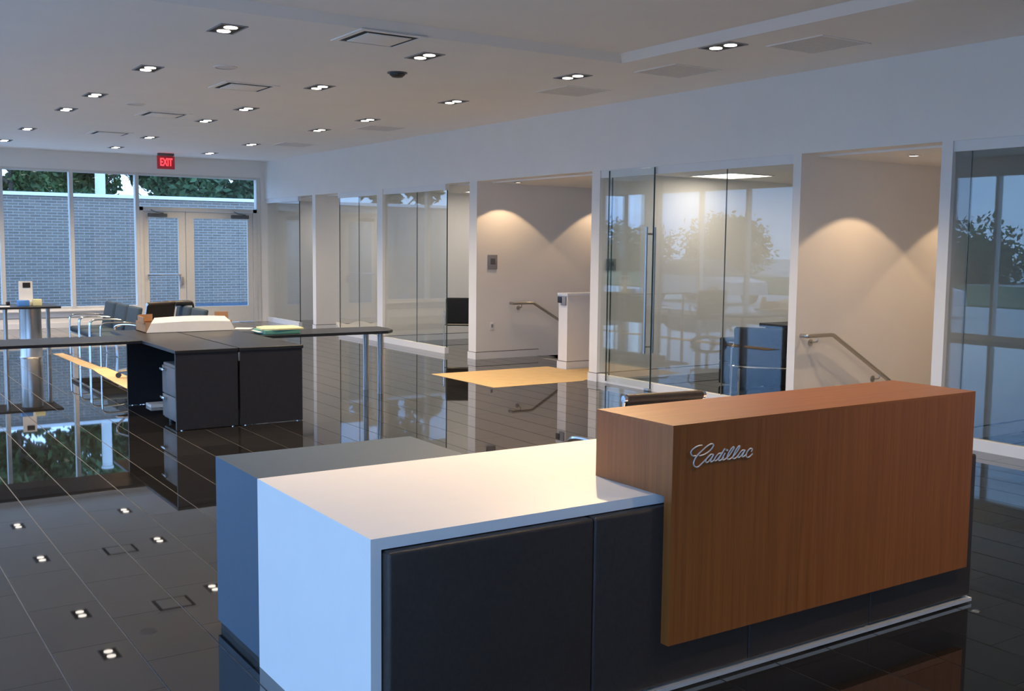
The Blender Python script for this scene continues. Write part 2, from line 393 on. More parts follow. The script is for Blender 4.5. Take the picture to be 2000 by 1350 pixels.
l1 = leaf(5.54, 6.372, 5.64, 6.232); l2 = leaf(6.382, 7.785, 6.545, 7.675)
MB().rbox(5.60, 6.26, YE-0.06, YE-0.035, 0.985, 1.02, 0.008).box(5.60, 5.63, YE-0.05, YE+0.01, 0.985, 1.02).box(6.23, 6.26, YE-0.05, YE+0.01, 0.985, 1.02).build('push_bar', 'chrome', l1)
MB().rbox(6.25, 6.31, YE-0.05, YE+0.0, 0.80, 0.96, 0.01).build('lever', 'greypl', l1)
for (lf, x0) in ((l1, 5.63), (l2, 7.32)):
    MB().rbox(x0, x0+0.37, YE-0.07, YE-0.005, 2.165, 2.235, 0.008).tube([(x0+0.3, YE-0.05, 2.24), (x0+0.12, YE-0.16, 2.255), (x0+0.05, YE-0.05, 2.30)], 0.010).build('door_closer', 'pedgrey', lf)

# --- left window wall (-X)
lw = MB().box(XL-0.2, XL, YB-0.2, YE+0.2, ZW, ZC+0.2); lw.box(XL-0.2, XL, YB-0.2, YE+0.2, -0.3, 0.10)
for yc in (20.9, 13.0, 4.2): lw.box(XL-0.2, XL, yc-0.22, yc+0.22, 0, ZW)
struct('wall_left', lw, 'wall', 'window wall head, kerb and piers on the street side')
y = YB + 0.4; k = 0; ys = []
while y < YE - 0.2: ys.append(y); y += 1.55
for k in range(len(ys)):
    y0 = ys[k]; y1 = ys[k+1] if k+1 < len(ys) else YE
    wd = bpy.data.objects.new('window_%d' % (8+k), None); COL.objects.link(wd); wd['kind'] = 'structure'; wd['category'] = 'window'; ORG[wd] = (0, 0, 0)
    wd['label'] = 'street side window bay number %d from the back wall' % (k+1)
    MB().box(XL-0.13, XL+0.01, y0-0.03, y0+0.03, 0.10, ZW).build('mullion', 'alu', wd)
    MB().box(XL-0.07, XL-0.058, y0+0.03, y1-0.03, 0.10, ZW).build('pane', 'wglass', wd)
struct('wall_back', MB().box(XL-0.2, XB+0.2, YB-0.2, YB, -0.2, ZC+0.2), 'wall', 'plain white wall behind the reception')

# --- glass office fronts: x plane GX
GX = XR + 0.05
nwin = 8 + len(ys)
def front(y0, y1, joints, label):
    global nwin
    wd = bpy.data.objects.new('window_%d' % nwin, None); nwin += 1; COL.objects.link(wd); wd['kind'] = 'structure'; wd['category'] = 'glass wall'; wd['label'] = label; ORG[wd] = (0, 0, 0)
    MB().box(GX-0.035, GX+0.035, y0, y1, 0.0, 0.095).build('floor_rail', 'trim', wd)
    MB().box(GX-0.035, GX+0.035, y0, y1, ZH-0.09, ZH).build('head_rail', 'trim', wd)
    pts = [y0] + joints + [y1]
    for a, c in zip(pts[:-1], pts[1:]):
        MB().box(GX-0.006, GX+0.006, a+0.003, c-0.003, 0.09, ZH-0.085).build('pane', 'glass', wd)
    for j in joints: MB().box(GX-0.006, GX+0.006, j-0.003, j+0.003, 0.095, ZH-0.09).build('joint', 'gjoint', wd)
    return wd
def edge(wd, y): MB().box(GX-0.007, GX+0.007, y-0.005, y+0.005, 0.095, ZH-0.09).build('pane_edge', 'gedge', wd)
g = front(19.87, 21.62, [], 'glass front of the farthest office beside the double doors'); edge(g, 19.87)
g = front(16.33, 17.96, [17.14], 'glass front of the second farthest office'); edge(g, 17.96)
g = front(14.03, 16.12, [14.99], 'glass front with open doorway near black chair'); edge(g, 14.03)
g = front(7.185, 10.23, [8.131], 'wide glass front with long pull handle door')
edge(g, 10.05)
# sliding leaf in front of the fixed panes
dd = bpy.data.objects.new('door_2', None); COL.objects.link(dd); dd['kind'] = 'structure'; dd['category'] = 'door'; dd['label'] = 'frameless glass door with long steel pull'; ORG[dd] = (0, 0, 0)
LX = GX - 0.055
MB().box(LX-0.006, LX+0.006, 9.225, 10.04, 0.03, ZH-0.012).build('pane', 'glass', dd)
MB().box(LX-0.007, LX+0.007, 9.217, 9.228, 0.03, ZH-0.012).build('pane_edge', 'gedge', dd)
MB().box(LX-0.007, LX+0.007, 10.036, 10.046, 0.03, ZH-0.012).build('pane_edge', 'gedge', dd)
for sx in (-1, 1):
    h = MB().tube([(LX+sx*0.062, 9.27, 0.44), (LX+sx*0.062, 9.27, 1.90)], 0.016, 12)
    for z in (0.52, 1.82): h.tube([(LX, 9.27, z), (LX+sx*0.062, 9.27, z)], 0.010, 8)
    h.build('pull_handle', 'steel', dd)
MB().rbox(LX-0.03, LX+0.03, 9.22, 9.30, 0.0, 0.03, 0.005).build('floor_guide', 'steel', dd)
g = front(2.42, 5.45, [5.30, 3.9], 'glass front of the nearest, unlit office')
# --- stairs going down
def stair(S, label):
    st = bpy.data.objects.new('stair_flight', None); COL.objects.link(st); st['kind'] = 'structure'; st['category'] = 'stairs'; st['label'] = label; ORG[st] = (0, 0, 0)
    for k in range(9):
        MB().box(S[0]+k*0.29, S[0]+k*0.29+0.30, S[1]+0.002, S[2]-0.002, -2.0, -0.175*(k+1)).build('step', 'greylam', st)
    MB().box(S[0]-0.06, S[0]+0.005, S[1]+0.002, S[2]-0.002, -0.02, 0.001).build('nosing', 'pedgrey', st)
stair(S1, 'steps going down behind the low guard wall'); stair(S2, 'steps going down in the alcove behind the reception')
gw = struct('wall_guard', MB().box(8.50, 12.6, 11.45, 11.65, -0.2, 0.995), 'wall', 'low white guard wall beside the far stairs')
MB().rbox(8.485, 12.6, 11.435, 11.665, 0.995, 1.035, 0.005).build('cap', 'trim', gw)
MB().box(8.488, 8.50, 11.44, 11.66, 0, 0.10).box(8.50, 12.5, 11.438, 11.45, 0, 0.10).build('base_trim', 'trim', gw)
MB().box(8.494, 8.50, 11.445, 11.655, 0.10, 0.108).box(8.5, 12.5, 11.445, 11.45, 0.10, 0.108).build('reveal_line', 'reveal', gw)

# --- outside ground and brick wall
struct('ground_outside', MB().box(-140, 60, -90, 120, -0.5, -0.22), 'asphalt', 'pale concrete ground outside', 'ground')
struct('lawn_outside', MB().box(-34, -16, -60, 90, -0.3, -0.16), 'grass', 'grass verge across the street', 'lawn')
bw = struct('wall_brick_outside', MB().box(-4, 26, 27.0, 27.3, -0.3, 2.72), 'brick', 'grey brick wall outside the far windows')
MB().box(-4.05, 26.05, 26.94, 27.36, 2.72, 2.80).build('coping', 'trim', bw)
MB().box(-4, 26, 26.97, 27.0, -0.2, 0.1).build('footing', 'greylam', bw)

# ================================================================ RECEPTION
rd = thing('reception_desk', 'long reception desk with white counter, walnut box and dark leather front', 'reception desk', (3.0, 3.4, 0))
MB().box(1.415, 4.575, 2.916, 3.92, 0.722, 0.76).box(1.415, 1.452, 2.916, 3.92, 0.0, 0.722).build('counter', 'white', rd)
MB().box(4.535, 4.572, 2.93, 3.90, 0.0, 0.722).build('end_panel', 'leather', rd)
for (x0, x1) in ((1.456, 2.266), (2.268, 3.06), (3.062, 3.81), (3.812, 4.555)):
    MB().rbox(x0, x1, 2.872, 2.93, 0.032, 0.719, 0.012, 3).build('leather_panel', 'leather', rd)
MB().box(1.47, 4.53, 2.93, 2.96, 0.04, 0.72).build('backing_board', 'black', rd)
wb = MB().box(2.589, 4.45, 2.83, 2.871, 0.20, 1.018).box(2.589, 4.45, 2.871, 3.28, 0.7605, 1.018).build('walnut_box', 'woodv', rd)
MB().box(2.589, 4.45, 2.83, 3.28, 1.018, 1.03).build('walnut_top', 'woodh', wb)
MB().box(1.456, 4.555, 2.862, 2.90, 0.008, 0.024).build('kick_strip', 'letter', rd)
LET = [
    [(2.7280, 0.9460), (2.7110, 0.9460), (2.6920, 0.9410), (2.6780, 0.9330), (2.6720, 0.9250), (2.6750, 0.9160), (2.6840, 0.9100), (2.6980, 0.9100)],
    [(2.7140, 0.9080), (2.7240, 0.9080), (2.7420, 0.9110), (2.7630, 0.9190), (2.7790, 0.9300), (2.7860, 0.9400), (2.7820, 0.9460), (2.7690, 0.9460), (2.7510, 0.9390), (2.7320, 0.9280), (2.7140, 0.9170), (2.7000, 0.9060), (2.6910, 0.8940), (2.6870, 0.8820), (2.6910, 0.8720), (2.7000, 0.8670), (2.7110, 0.8670), (2.7250, 0.8750), (2.7410, 0.8850), (2.7570, 0.8960), (2.7710, 0.9040)],
    [(2.7880, 0.9050), (2.7750, 0.9070), (2.7640, 0.9020), (2.7520, 0.8920), (2.7480, 0.8840), (2.7530, 0.8780), (2.7640, 0.8820), (2.7780, 0.8950), (2.7880, 0.9040), (2.7770, 0.8900), (2.7730, 0.8810), (2.7780, 0.8780), (2.7930, 0.8850)],
    [(2.8290, 0.9060), (2.8150, 0.9060), (2.8030, 0.8980), (2.7940, 0.8880), (2.7920, 0.8820), (2.8000, 0.8800), (2.8110, 0.8860), (2.8270, 0.9020), (2.8460, 0.9220), (2.8280, 0.9000), (2.8160, 0.8850), (2.8180, 0.8780), (2.8300, 0.8820), (2.8410, 0.8880)],
    [(2.8480, 0.9050), (2.8390, 0.8940), (2.8330, 0.8850), (2.8360, 0.8790), (2.8460, 0.8800), (2.8580, 0.8860), (2.8740, 0.8970), (2.8890, 0.9130), (2.8950, 0.9210), (2.8890, 0.9240), (2.8780, 0.9160), (2.8640, 0.9000), (2.8590, 0.8870), (2.8630, 0.8790), (2.8740, 0.8790), (2.8870, 0.8850)],
    [(2.8870, 0.8850), (2.9060, 0.8990), (2.9210, 0.9150), (2.9250, 0.9230), (2.9190, 0.9240), (2.9050, 0.9120), (2.8940, 0.8950), (2.8890, 0.8830), (2.8940, 0.8780), (2.9050, 0.8800), (2.9180, 0.8890)],
    [(2.9540, 0.9050), (2.9390, 0.9060), (2.9260, 0.8970), (2.9170, 0.8860), (2.9180, 0.8800), (2.9280, 0.8820), (2.9430, 0.8960), (2.9540, 0.9050), (2.9420, 0.8900), (2.9390, 0.8820), (2.9450, 0.8800), (2.9610, 0.8880)],
    [(2.9870, 0.8950), (2.9930, 0.9030), (2.9900, 0.9080), (2.9800, 0.9080), (2.9680, 0.9000), (2.9610, 0.8890), (2.9620, 0.8790), (2.9710, 0.8750), (2.9830, 0.8790), (2.9950, 0.8870)],
]
lt = MB()
for s in LET:
    p = catmull([(a, 2.824, c) for (a, c) in s], 5)
    lt.tube(p, 0.0028, 6)
lt.lathe((0, 0, 0), [(0, -0.004), (0.0045, -0.002), (0.0045, 0.004), (0, 0.005)], 8)
k = len(lt.v) - 32
for q in range(k, len(lt.v)):
    v = lt.v[q]; lt.v[q] = (v[0] + 2.859, 2.825 + v[2], 0.914 + v[1])
lo = lt.build('script_lettering', 'letter', rd); lo['label'] = 'chrome script lettering'

rt = thing('return_desk', 'low grey laminate return desk behind the white counter', 'desk', (1.9, 4.2, 0))
MB().box(1.415, 2.36, 3.924, 4.43, 0.722, 0.76).build('worktop', 'greylam', rt)
MB().box(1.415, 1.452, 3.924, 4.43, 0.035, 0.722).build('side_panel', 'greylam', rt)
MB().box(2.323, 2.36, 3.924, 4.43, 0.0, 0.722).build('side_panel', 'greylam', rt)
MB().box(1.452, 2.323, 3.94, 3.96, 0.10, 0.722).build('modesty_panel', 'greylam', rt)
MB().box(1.425, 1.445, 3.93, 4.42, 0.0, 0.035).build('plinth', 'black', rt)

# ================================================================ office chairs
def office_chair(label):
    t = thing('office_chair', label, 'chair')
    # faces -Y; sling back and seat between chrome side rails
    prof = [(-0.23, 0.455), (-0.20, 0.47), (0.0, 0.455), (0.16, 0.45), (0.21, 0.50), (0.24, 0.62), (0.27, 0.78), (0.30, 0.92)]
    pc = catmull([(0, a, c) for a, c in prof], 4)
    def sling(seq, name):
        m = MB(); n = len(seq); vs = []; fs = []
        for s_, off in ((1, 0.012), (-1, -0.012)):
            for i, p in enumerate(seq):
                d = (seq[min(i+1, n-1)] - seq[max(i-1, 0)]).normalized(); nn = Vector((0, -d.z, d.y))
                q = p + nn*(off + (0.004 if i % 2 else 0)*s_)
                vs += [(-0.225, q.y, q.z), (0.225, q.y, q.z)]
        for i in range(n-1):
            fs += [(2*i, 2*i+1, 2*i+3, 2*i+2), (2*n+2*i, 2*n+2*i+2, 2*n+2*i+3, 2*n+2*i+1), (2*i, 2*i+2, 2*n+2*i+2, 2*n+2*i), (2*i+1, 2*n+2*i+1, 2*n+2*i+3, 2*i+3)]
        fs += [(0, 2*n, 2*n+1, 1), (2*n-2, 2*n-1, 4*n-1, 4*n-2)]
        m.add(vs, fs, True); return m.build(name, 'blackfab', t)
    sling(pc[:17], 'seat'); bk = sling(pc[16:], 'backrest')
    top = pc[-1]
    MB().tube([(-0.225, top.y, top.z), (0.225, top.y, top.z)], 0.024, 12).build('top_roll', 'leather', bk)
    for s in (-1, 1):
        MB().tube([(s*0.236, p.y, p.z) for p in pc], 0.011, 8).build('side_rail', 'chrome', t)
        MB().tube([(s*0.215, top.y, top.z), (s*0.245, top.y, top.z)], 0.019, 12).build('end_cap', 'chrome', t)
        MB().tube(catmull([(s*0.24, 0.235, 0.60), (s*0.29, 0.20, 0.66), (s*0.29, 0.0, 0.67), (s*0.29, -0.16, 0.64), (s*0.27, -0.17, 0.55), (s*0.24, -0.08, 0.455)], 5), 0.013, 8).build('armrest', 'chrome', t)
    MB().tube([(0, 0, 0.10), (0, 0, 0.42)], 0.026, 12).box(-0.23, 0.23, -0.05, 0.03, 0.415, 0.44).build('column', 'chrome', t)
    for k in range(5):
        a = 2*math.pi*k/5 + 0.3; dx, dy = math.cos(a), math.sin(a)
        lg = MB().tube([(0, 0, 0.13), (0.15*dx, 0.15*dy, 0.115), (0.30*dx, 0.30*dy, 0.085)], [0.03, 0.022, 0.015], 8).build('base_leg', 'chrome', t)
        c = (0.30*dx, 0.30*dy); px, py = -dy, dx
        MB().tube([(c[0]-0.022*px, c[1]-0.022*py, 0.032), (c[0]+0.022*px, c[1]+0.022*py, 0.032)], 0.032, 12).build('caster', 'plastic', lg)
    return t
oc = office_chair('black office chair with chrome rails behind the walnut box')
place(oc, (3.75, 3.96, 0), R(180-8)); oc.location = (3.62, 4.28, 0)
oc2 = copy_tree(oc); oc2['label'] = 'black office chair with chrome base behind the dark desk'; place(oc2, (3.36, 13.25, 0.0055), R(212))

# ================================================================ workstation in the middle
DZ = 0.72
wk = 'dark desks of the middle workstation'
def desk(x0, x1, y0, y1, label):
    d = thing('desk', label, 'desk', ((x0+x1)/2, (y0+y1)/2, 0), wk)
    MB().rbox(x0-(0.006 if x0 < 3 else 0), x1+(0.006 if x0 > 3 else 0), y0-0.008, y1, DZ-0.03, DZ, 0.003, 1, False).build('worktop', 'desktop', d)
    MB().box(x0, x1-0.004, y0, y0+0.028, 0.006, DZ-0.03).build('end_panel', 'black', d)
    MB().box(x0, x1-0.004, 11.06, 11.088, 0.006, DZ-0.03).build('end_panel', 'black', d)
    for gx in (x0+0.05, x1-0.05):
        for gy in (y0+0.014, 11.074): MB().cyl((gx, gy, 0), 0.014, 0.006, 10).build('glide', 'chrome', d)
    return d
d1 = desk(2.64, 3.204, 9.34, 11.75, 'dark desk with open knee space and slate drawer pedestal')
MB().box(3.18, 3.198, 9.37, 11.06, 0.15, DZ-0.03).build('modesty_panel', 'black', d1)
d2 = desk(3.222, 3.83, 9.34, 11.75, 'dark desk end beside the green folder table')
MB().rbox(3.206, 3.222, 9.334, 9.345, 0.60, 0.68, 0.003).build('connector', 'steel', d2)
MB().box(3.228, 3.246, 9.37, 11.06, 0.15, DZ-0.03).build('modesty_panel', 'black', d2)
wl = thing('return_table', 'long dark return table reaching left from the middle desks', 'table', (1.6, 10.75, 0), wk)
MB().rbox(0.60, 2.63, 10.44, 11.10, DZ-0.03, DZ, 0.003, 1, False).build('worktop', 'desktop', wl)
for yy in (10.55, 11.0): MB().tube([(0.70, yy, 0), (0.70, yy, DZ-0.03)], 0.03, 14).build('leg', 'steel', wl)
wr = thing('return_table', 'dark return table on steel legs holding the green folder', 'table', (4.6, 10.7, 0), wk)
MB().prism([(3.845, 10.42), (5.28, 10.42), (5.40, 10.55), (5.46, 10.80), (5.46, 11.06), (3.845, 11.06)], 'z', DZ-0.03, DZ).build('worktop', 'desktop', wr)
for yy in (10.60, 10.97): MB().tube([(5.27, yy, 0), (5.27, yy, DZ-0.03)], 0.033, 16).build('leg', 'steel', wr)
MB().tube([(3.95, 11.0, 0), (3.95, 11.0, DZ-0.03)], 0.033, 16).build('leg', 'steel', wr)
pd = thing('drawer_pedestal', 'slate metal drawer pedestal with bright pulls under the dark desk', 'pedestal', (2.9, 9.75, 0))
MB().rbox(2.70, 3.15, 9.42, 9.95, 0.04, 0.56, 0.008).build('cabinet', 'pedgrey', pd)
for (z0, z1) in ((0.06, 0.27), (0.28, 0.535)):
    f_ = MB().rbox(2.683, 2.702, 9.435, 9.935, z0, z1, 0.004).build('drawer', 'pedgrey', pd)
    MB().rbox(2.655, 2.684, 9.80, 9.93, z1-0.045, z1-0.022, 0.005).build('pull', 'chrome', f_)
for (x, yy) in ((2.75, 9.47), (2.75, 9.90), (3.1, 9.47), (3.1, 9.90)): MB().cyl((x, yy, 0), 0.022, 0.04, 10).build('caster', 'plastic', pd)
pp = thing('paper_stack', 'small white paper stack on the floor under the dark desk', 'paper', (2.9, 11.0, 0))
MB().box(2.80, 3.08, 10.80, 11.0, 0.001, 0.03).build('sheets', 'paper', pp)
# carton on the desk
bx = thing('open_carton', 'open cardboard carton with white front flap on the dark desk', 'box', (3.35, 11.45, DZ))
MB().box(2.88, 3.80, 11.26, 11.27, DZ+0.002, DZ+0.11).box(2.88, 3.80, 11.64, 11.65, DZ+0.002, DZ+0.11).box(2.88, 2.89, 11.27, 11.64, DZ+0.002, DZ+0.11).box(3.79, 3.80, 11.27, 11.64, DZ+0.002, DZ+0.11).box(2.88, 3.80, 11.26, 11.65, DZ+0.001, DZ+0.01).build('body', 'card', bx)
fp = MB(); 
vs = []
for i in range(9):
    t = i/8.0; bow = 0.012*math.sin(math.pi*t)
    xb0, xb1 = 2.885, 3.83; xt0, xt1 = 2.985, 3.735
    vs.append((xb0+(xb1-xb0)*t, 11.245, DZ+0.004)); 
    vs.append((xt0-0.05+(xt1-xt0+0.1)*t, 11.25, DZ+0.10+bow)); vs.append((xt0+(xt1-xt0)*t, 11.30, DZ+0.155+bow))
n = len(vs); vs2 = [(x, y_+0.006, z) for (x, y_, z) in vs]
fs = []
for i in range(8):
    for r_ in range(2):
        a = 3*i+r_; fs += [(a, a+3, a+4, a+1), (n+a, n+a+1, n+a+4, n+a+3)]
    fs += [(3*i, n+3*i, n+3*i+3, 3*i+3), (3*i+2, 3*i+5, n+3*i+5, n+3*i+2)]
fs += [(0, 1, n+1, n), (1, 2, n+2, n+1), (24, n+24, n+25, 25), (25, n+25, n+26, 26)]
fp.add(vs2[:0]+vs+vs2, fs, True).build('front_flap', 'paper', bx)
MB().prism([(2.86, 11.26), (2.868, 11.26), (2.90, 11.62), (2.892, 11.62)], 'z', DZ+0.10, DZ+0.165).build('side_flap', 'card', bx)
MB().prism([(2.90, 11.60), (3.05, 11.625), (3.05, 11.632), (2.90, 11.607)], 'z', DZ+0.10, DZ+0.175).build('back_flap', 'card', bx)
MB().prism([(3.72, 11.60), (3.86, 11.56), (3.863, 11.567), (3.723, 11.607)], 'z', DZ+0.10, DZ+0.185).build('back_flap', 'card', bx)
tag(MB().prism([(3.70, 11.36), (3.86, 11.30), (3.96, 11.45), (3.80, 11.55)], 'z', DZ+0.001, DZ+0.006).xf(lambda v: Vector((v.x+0.14, v.y-0.04, v.z))).build('paper_sheet', 'paper'), 'white paper sheet beside the open carton', 'paper')
# green folder with yellow pad
gf = thing('document_folder', 'green folder with pale yellow papers on the right table wing', 'folder', (4.15, 10.7, DZ))
MB().rbox(3.90, 4.29, 10.52, 10.86, DZ+0.001, DZ+0.045, 0.006).build('folder', 'green', gf)
MB().prism([(3.88, 10.56), (4.02, 10.50), (4.33, 10.52), (4.36, 10.88), (4.06, 10.95), (3.93, 10.86)], 'z', DZ+0.046, DZ+0.062).build('yellow_papers', 'yellow', gf)
MB().prism([(3.86, 10.60), (3.93, 10.56), (3.96, 10.9), (3.88, 10.88)], 'z', DZ+0.020, DZ+0.026).build('white_sheet', 'paper', gf)

# ================================================================ waiting chairs
def waiting_chair(label, fab, group, legs=True):
    t = thing('waiting_chair', label, 'chair', (0, 0, 0), group)
    MB().rbox(-0.27, 0.27, -0.26, 0.22, 0.37, 0.455, 0.035, 4).build('seat', fab, t)
    m = MB().rbox(-0.27, 0.27, -0.035, 0.035, 0.0, 0.42, 0.03, 4)
    m.xf(lambda v: Vector((v.x, v.y + 0.235 + 0.18*v.z, v.z + 0.41))); m.build('backrest', fab, t)
    for s in (-1, 1):
        x = s*0.295
        MB().tube(catmull([(x, 0.27, 0.60), (x, 0.10, 0.625), (x, -0.15, 0.63), (x, -0.235, 0.60), (x, -0.25, 0.50), (x, -0.25, 0.25), (x, -0.25, 0.012)], 4), 0.012, 8).build('front_leg', 'chrome', t)
        MB().tube([(x, 0.27, 0.60), (x, 0.27, 0.40), (x, 0.29, 0.012)], 0.012, 8).build('rear_leg', 'chrome', t)
    MB().tube([(-0.295, -0.24, 0.36), (0.295, -0.24, 0.36)], 0.011, 8).build('front_rail', 'chrome', t); MB().tube([(-0.295, 0.27, 0.40), (0.295, 0.27, 0.40)], 0.011, 8).build('rear_rail', 'chrome', t)
    return t
WG = 'slate blue waiting chairs in the middle of the showroom'
c0 = waiting_chair('farthest slate blue waiting chair in the left row', 'bluefab', WG)
place(c0, (3.37, 16.18, 0), R(-90)); c0.scale = (1.05, 0.95, 0.95)
for (x, yy, lab) in ((3.37, 15.50, 'middle slate blue waiting chair in the left row'), (3.37, 14.82, 'nearest slate blue waiting chair in the left row'),
                     (4.02, 14.75, 'farther slate blue chair right of the black office chair'), (4.02, 14.05, 'nearer slate blue chair right of the black office chair')):
    c = copy_tree(c0); c['label'] = lab; place(c, (x, yy, 0), R(-90))
bg_ = thing('dark_bag', 'small dark bag lying on the backs of waiting chairs', 'bag', (4.24, 14.78, 0.79))
MB().rbox(4.06, 4.42, 14.70, 14.86, 0.79, 0.86, 0.025, 3).build('body', 'plastic', bg_)
MB().tube(catmull([(4.36, 14.78, 0.85), (4.43, 14.78, 0.82), (4.44, 14.76, 0.70)], 5), 0.015, 8).build('strap', 'plastic', bg_)

# table with brochures at far left
tb = thing('side_table', 'dark display table with steel pedestal near the far windows', 'table', (2.4, 16.4, 0))
MB().rbox(1.2, 2.93, 16.0, 16.75, 0.715, 0.745, 0.004, 1, False).build('table_top', 'desktop', tb)
MB().lathe((2.585, 16.4, 0), [(0, 0), (0.16, 0), (0.15, 0.02), (0.145, 0.70), (0.15, 0.715), (0, 0.715)], 28, True).build('pedestal', 'steel', tb)
for (x, yy) in ((2.86, 16.62), (2.22, 16.12), (1.3, 16.12)): MB().tube([(x, yy, 0), (x, yy, 0.715)], 0.028, 14).build('leg', 'steel', tb)
bh = thing('brochure_stand', 'white brochure stand with dark picture on the display table', 'brochure stand', (2.5, 16.4, 0.745))
MB().prism([(16.40, 0.746), (16.46, 0.746), (16.43, 1.09), (16.415, 1.09)], 'x', 2.45, 2.63).build('back_board', 'paper', bh)
MB().box(2.50, 2.60, 16.402, 16.41, 1.00, 1.07).build('picture', 'plastic', bh)
MB().box(2.45, 2.63, 16.33, 16.40, 0.746, 0.80).build('tray', 'paper', bh)
tag(MB().rbox(2.40, 2.55, 16.18, 16.30, 0.746, 0.83, 0.008).build('blue_box', 'bluep'), 'small blue box in front of the brochure stand', 'box')
tag(MB().rbox(2.60, 2.72, 16.22, 16.30, 0.746, 0.84, 0.006).build('cream_box', 'yellow'), 'small cream box right of the brochure stand', 'box')
tag(MB().prism([(2.0, 16.1), (2.28, 16.08), (2.30, 16.25), (2.02, 16.28)], 'z', 0.746, 0.752).build('leaflet', 'paper'), 'white leaflet at the front edge of the display table', 'leaflet')
tag(MB().rbox(2.28, 2.33, 16.42, 16.47, 0.746, 0.80, 0.008).build('small_cup', 'plastic'), 'small dark cup left of the brochure stand', 'cup')

# kraft paper on the floor
def paper(poly, m, label, name='kraft_paper', z=0.0015):
    return tag(MB().prism(poly, 'z', z-0.001, z+0.001).build(name, m), label, 'paper')
paper([(6.63, 11.87), (6.64, 10.37), (7.96, 10.36), (8.02, 10.42), (8.47, 10.42), (8.47, 11.85)], 'kraft', 'wide kraft paper sheet on the floor before the far stairs')
paper([(8.44, 10.44), (9.18, 10.44), (9.17, 11.42), (8.44, 11.42)], 'kraft', 'kraft paper sheet between guard wall and partition', z=0.004)
paper([(2.92, 16.69), (3.07, 16.74), (3.12, 15.6), (3.16, 14.5), (3.03, 14.2), (2.96, 14.9), (2.95, 15.66)], 'kraft', 'kraft paper strip on the floor by the display table')
paper([(3.02, 14.7), (3.20, 14.6), (3.24, 12.0), (2.93, 12.0), (2.94, 13.0), (2.97, 13.93)], 'kraft', 'kraft paper strip on the floor by the black office chair', z=0.004)

# ================================================================ ceiling fixtures
LAMPW = 168.0
def downlight(x, y_, z, label, energy=None, target=None, half=R(60), col=None):
    t = thing('downlight', label, 'downlight', (x, y_, z), 'twin downlights in the ceiling')
    MB().box(x-0.10, x+0.10, y_-0.175, y_+0.175, z-0.004, z+0.0).build('recess_plate', 'darkrec', t)
    f_ = MB()
    for (a, b_, c, d) in ((-0.11, 0.11, -0.185, -0.170), (-0.11, 0.11, 0.170, 0.185), (-0.11, -0.098, -0.17, 0.17), (0.098, 0.11, -0.17, 0.17)): f_.box(x+a, x+b_, y_+c, y_+d, z-0.007, z)
    f_.build('frame', 'greypl', t)
    for s in (-1, 1):
        MB().cyl((x, y_+s*0.085, z-0.010), 0.054, 0.006, 16).build('lamp', 'lamp', t)
    light_spot('downlight_beam', t, (x, y_, z-0.03), target or (x, y_, 0), energy or LAMPW, col or WARM, half, 0.9, 0.06)
    return t
rows = [('left', 2.84), ('middle', 4.70), ('right', 6.46), ('window side', 1.00)]
cols = [(8.55, 'nearest'), (10.92, 'second'), (13.25, 'third'), (14.9, 'fourth'), (17.85, 'fifth'), (20.15, 'farthest')]
for rn, x in rows:
    for k, (yy, cn) in enumerate(cols):
        downlight(x + 0.0*yy, yy + (x-4.7)*0.07, ZC, '%s twin downlight in the %s ceiling row' % (cn, rn))
downlight(6.50, 6.61, ZC, 'twin downlight beside the raised ceiling field')
downlight(6.50, 4.2, ZC, 'twin downlight over the right of the reception')
downlight(4.60, 5.90, ZK, 'twin downlight in the raised field aimed at the counter', 470.0, (2.2, 3.35, 0.76), half=R(40), col=(1.0, 0.66, 0.34))
downlight(4.60, 1.3, ZK, 'added unseen fill downlight before the walnut front')  # out-of-frame lamp added to brighten the walnut front with warm light
downlight(2.84, 5.0, ZK, 'twin downlight in the raised field left of the aimed one')

def diffuser(x, y_, label):
    t = thing('air_diffuser', label, 'air vent', (x, y_, ZC), 'square air diffusers')
    MB().box(x-0.25, x+0.25, y_-0.25, y_+0.25, ZC-0.003, ZC).build('recess', 'darkrec', t)
    f_ = MB()
    for (a, b_, c, d) in ((-0.30, 0.30, -0.30, -0.25), (-0.30, 0.30, 0.25, 0.30), (-0.30, -0.25, -0.25, 0.25), (0.25, 0.30, -0.25, 0.25)): f_.box(x+a, x+b_, y_+c, y_+d, ZC-0.008, ZC)
    f_.build('frame', 'ceil', t)
    MB().rbox(x-0.20, x+0.20, y_-0.20, y_+0.20, ZC-0.014, ZC-0.006, 0.003).build('plaque', 'ceil', t)
for (x, yy, lb) in ((4.00, 8.06, 'nearest square air diffuser beside the raised field'), (4.02, 11.40, 'second square air diffuser along the ceiling'), (4.02, 14.55, 'third square air diffuser along the ceiling'), (4.02, 17.6, 'farthest square air diffuser along the ceiling')):
    diffuser(x, yy, lb)
def rgrille(x, y_, label):
    t = thing('return_grille', label, 'air vent', (x, y_, ZC), 'grey perforated return grilles')
    MB().box(x-0.28, x+0.28, y_-0.28, y_+0.28, ZC-0.004, ZC).build('perforated_plate', 'grille', t)
    f_ = MB()
    for (a, b_, c, d) in ((-0.30, 0.30, -0.30, -0.28), (-0.30, 0.30, 0.28, 0.30), (-0.30, -0.28, -0.28, 0.28), (0.28, 0.30, -0.28, 0.28)): f_.box(x+a, x+b_, y_+c, y_+d, ZC-0.007, ZC)
    f_.build('frame', 'ceil', t)
for (x, yy, lb) in ((7.08, 6.09, 'nearest return grille beside the office wall'), (7.06, 7.78, 'second return grille beside the office wall'), (7.06, 9.47, 'third return grille beside the office wall'), (7.06, 14.2, 'fourth return grille beside the office wall'), (7.06, 17.5, 'farthest return grille beside the office wall')):
    rgrille(x, yy, lb)
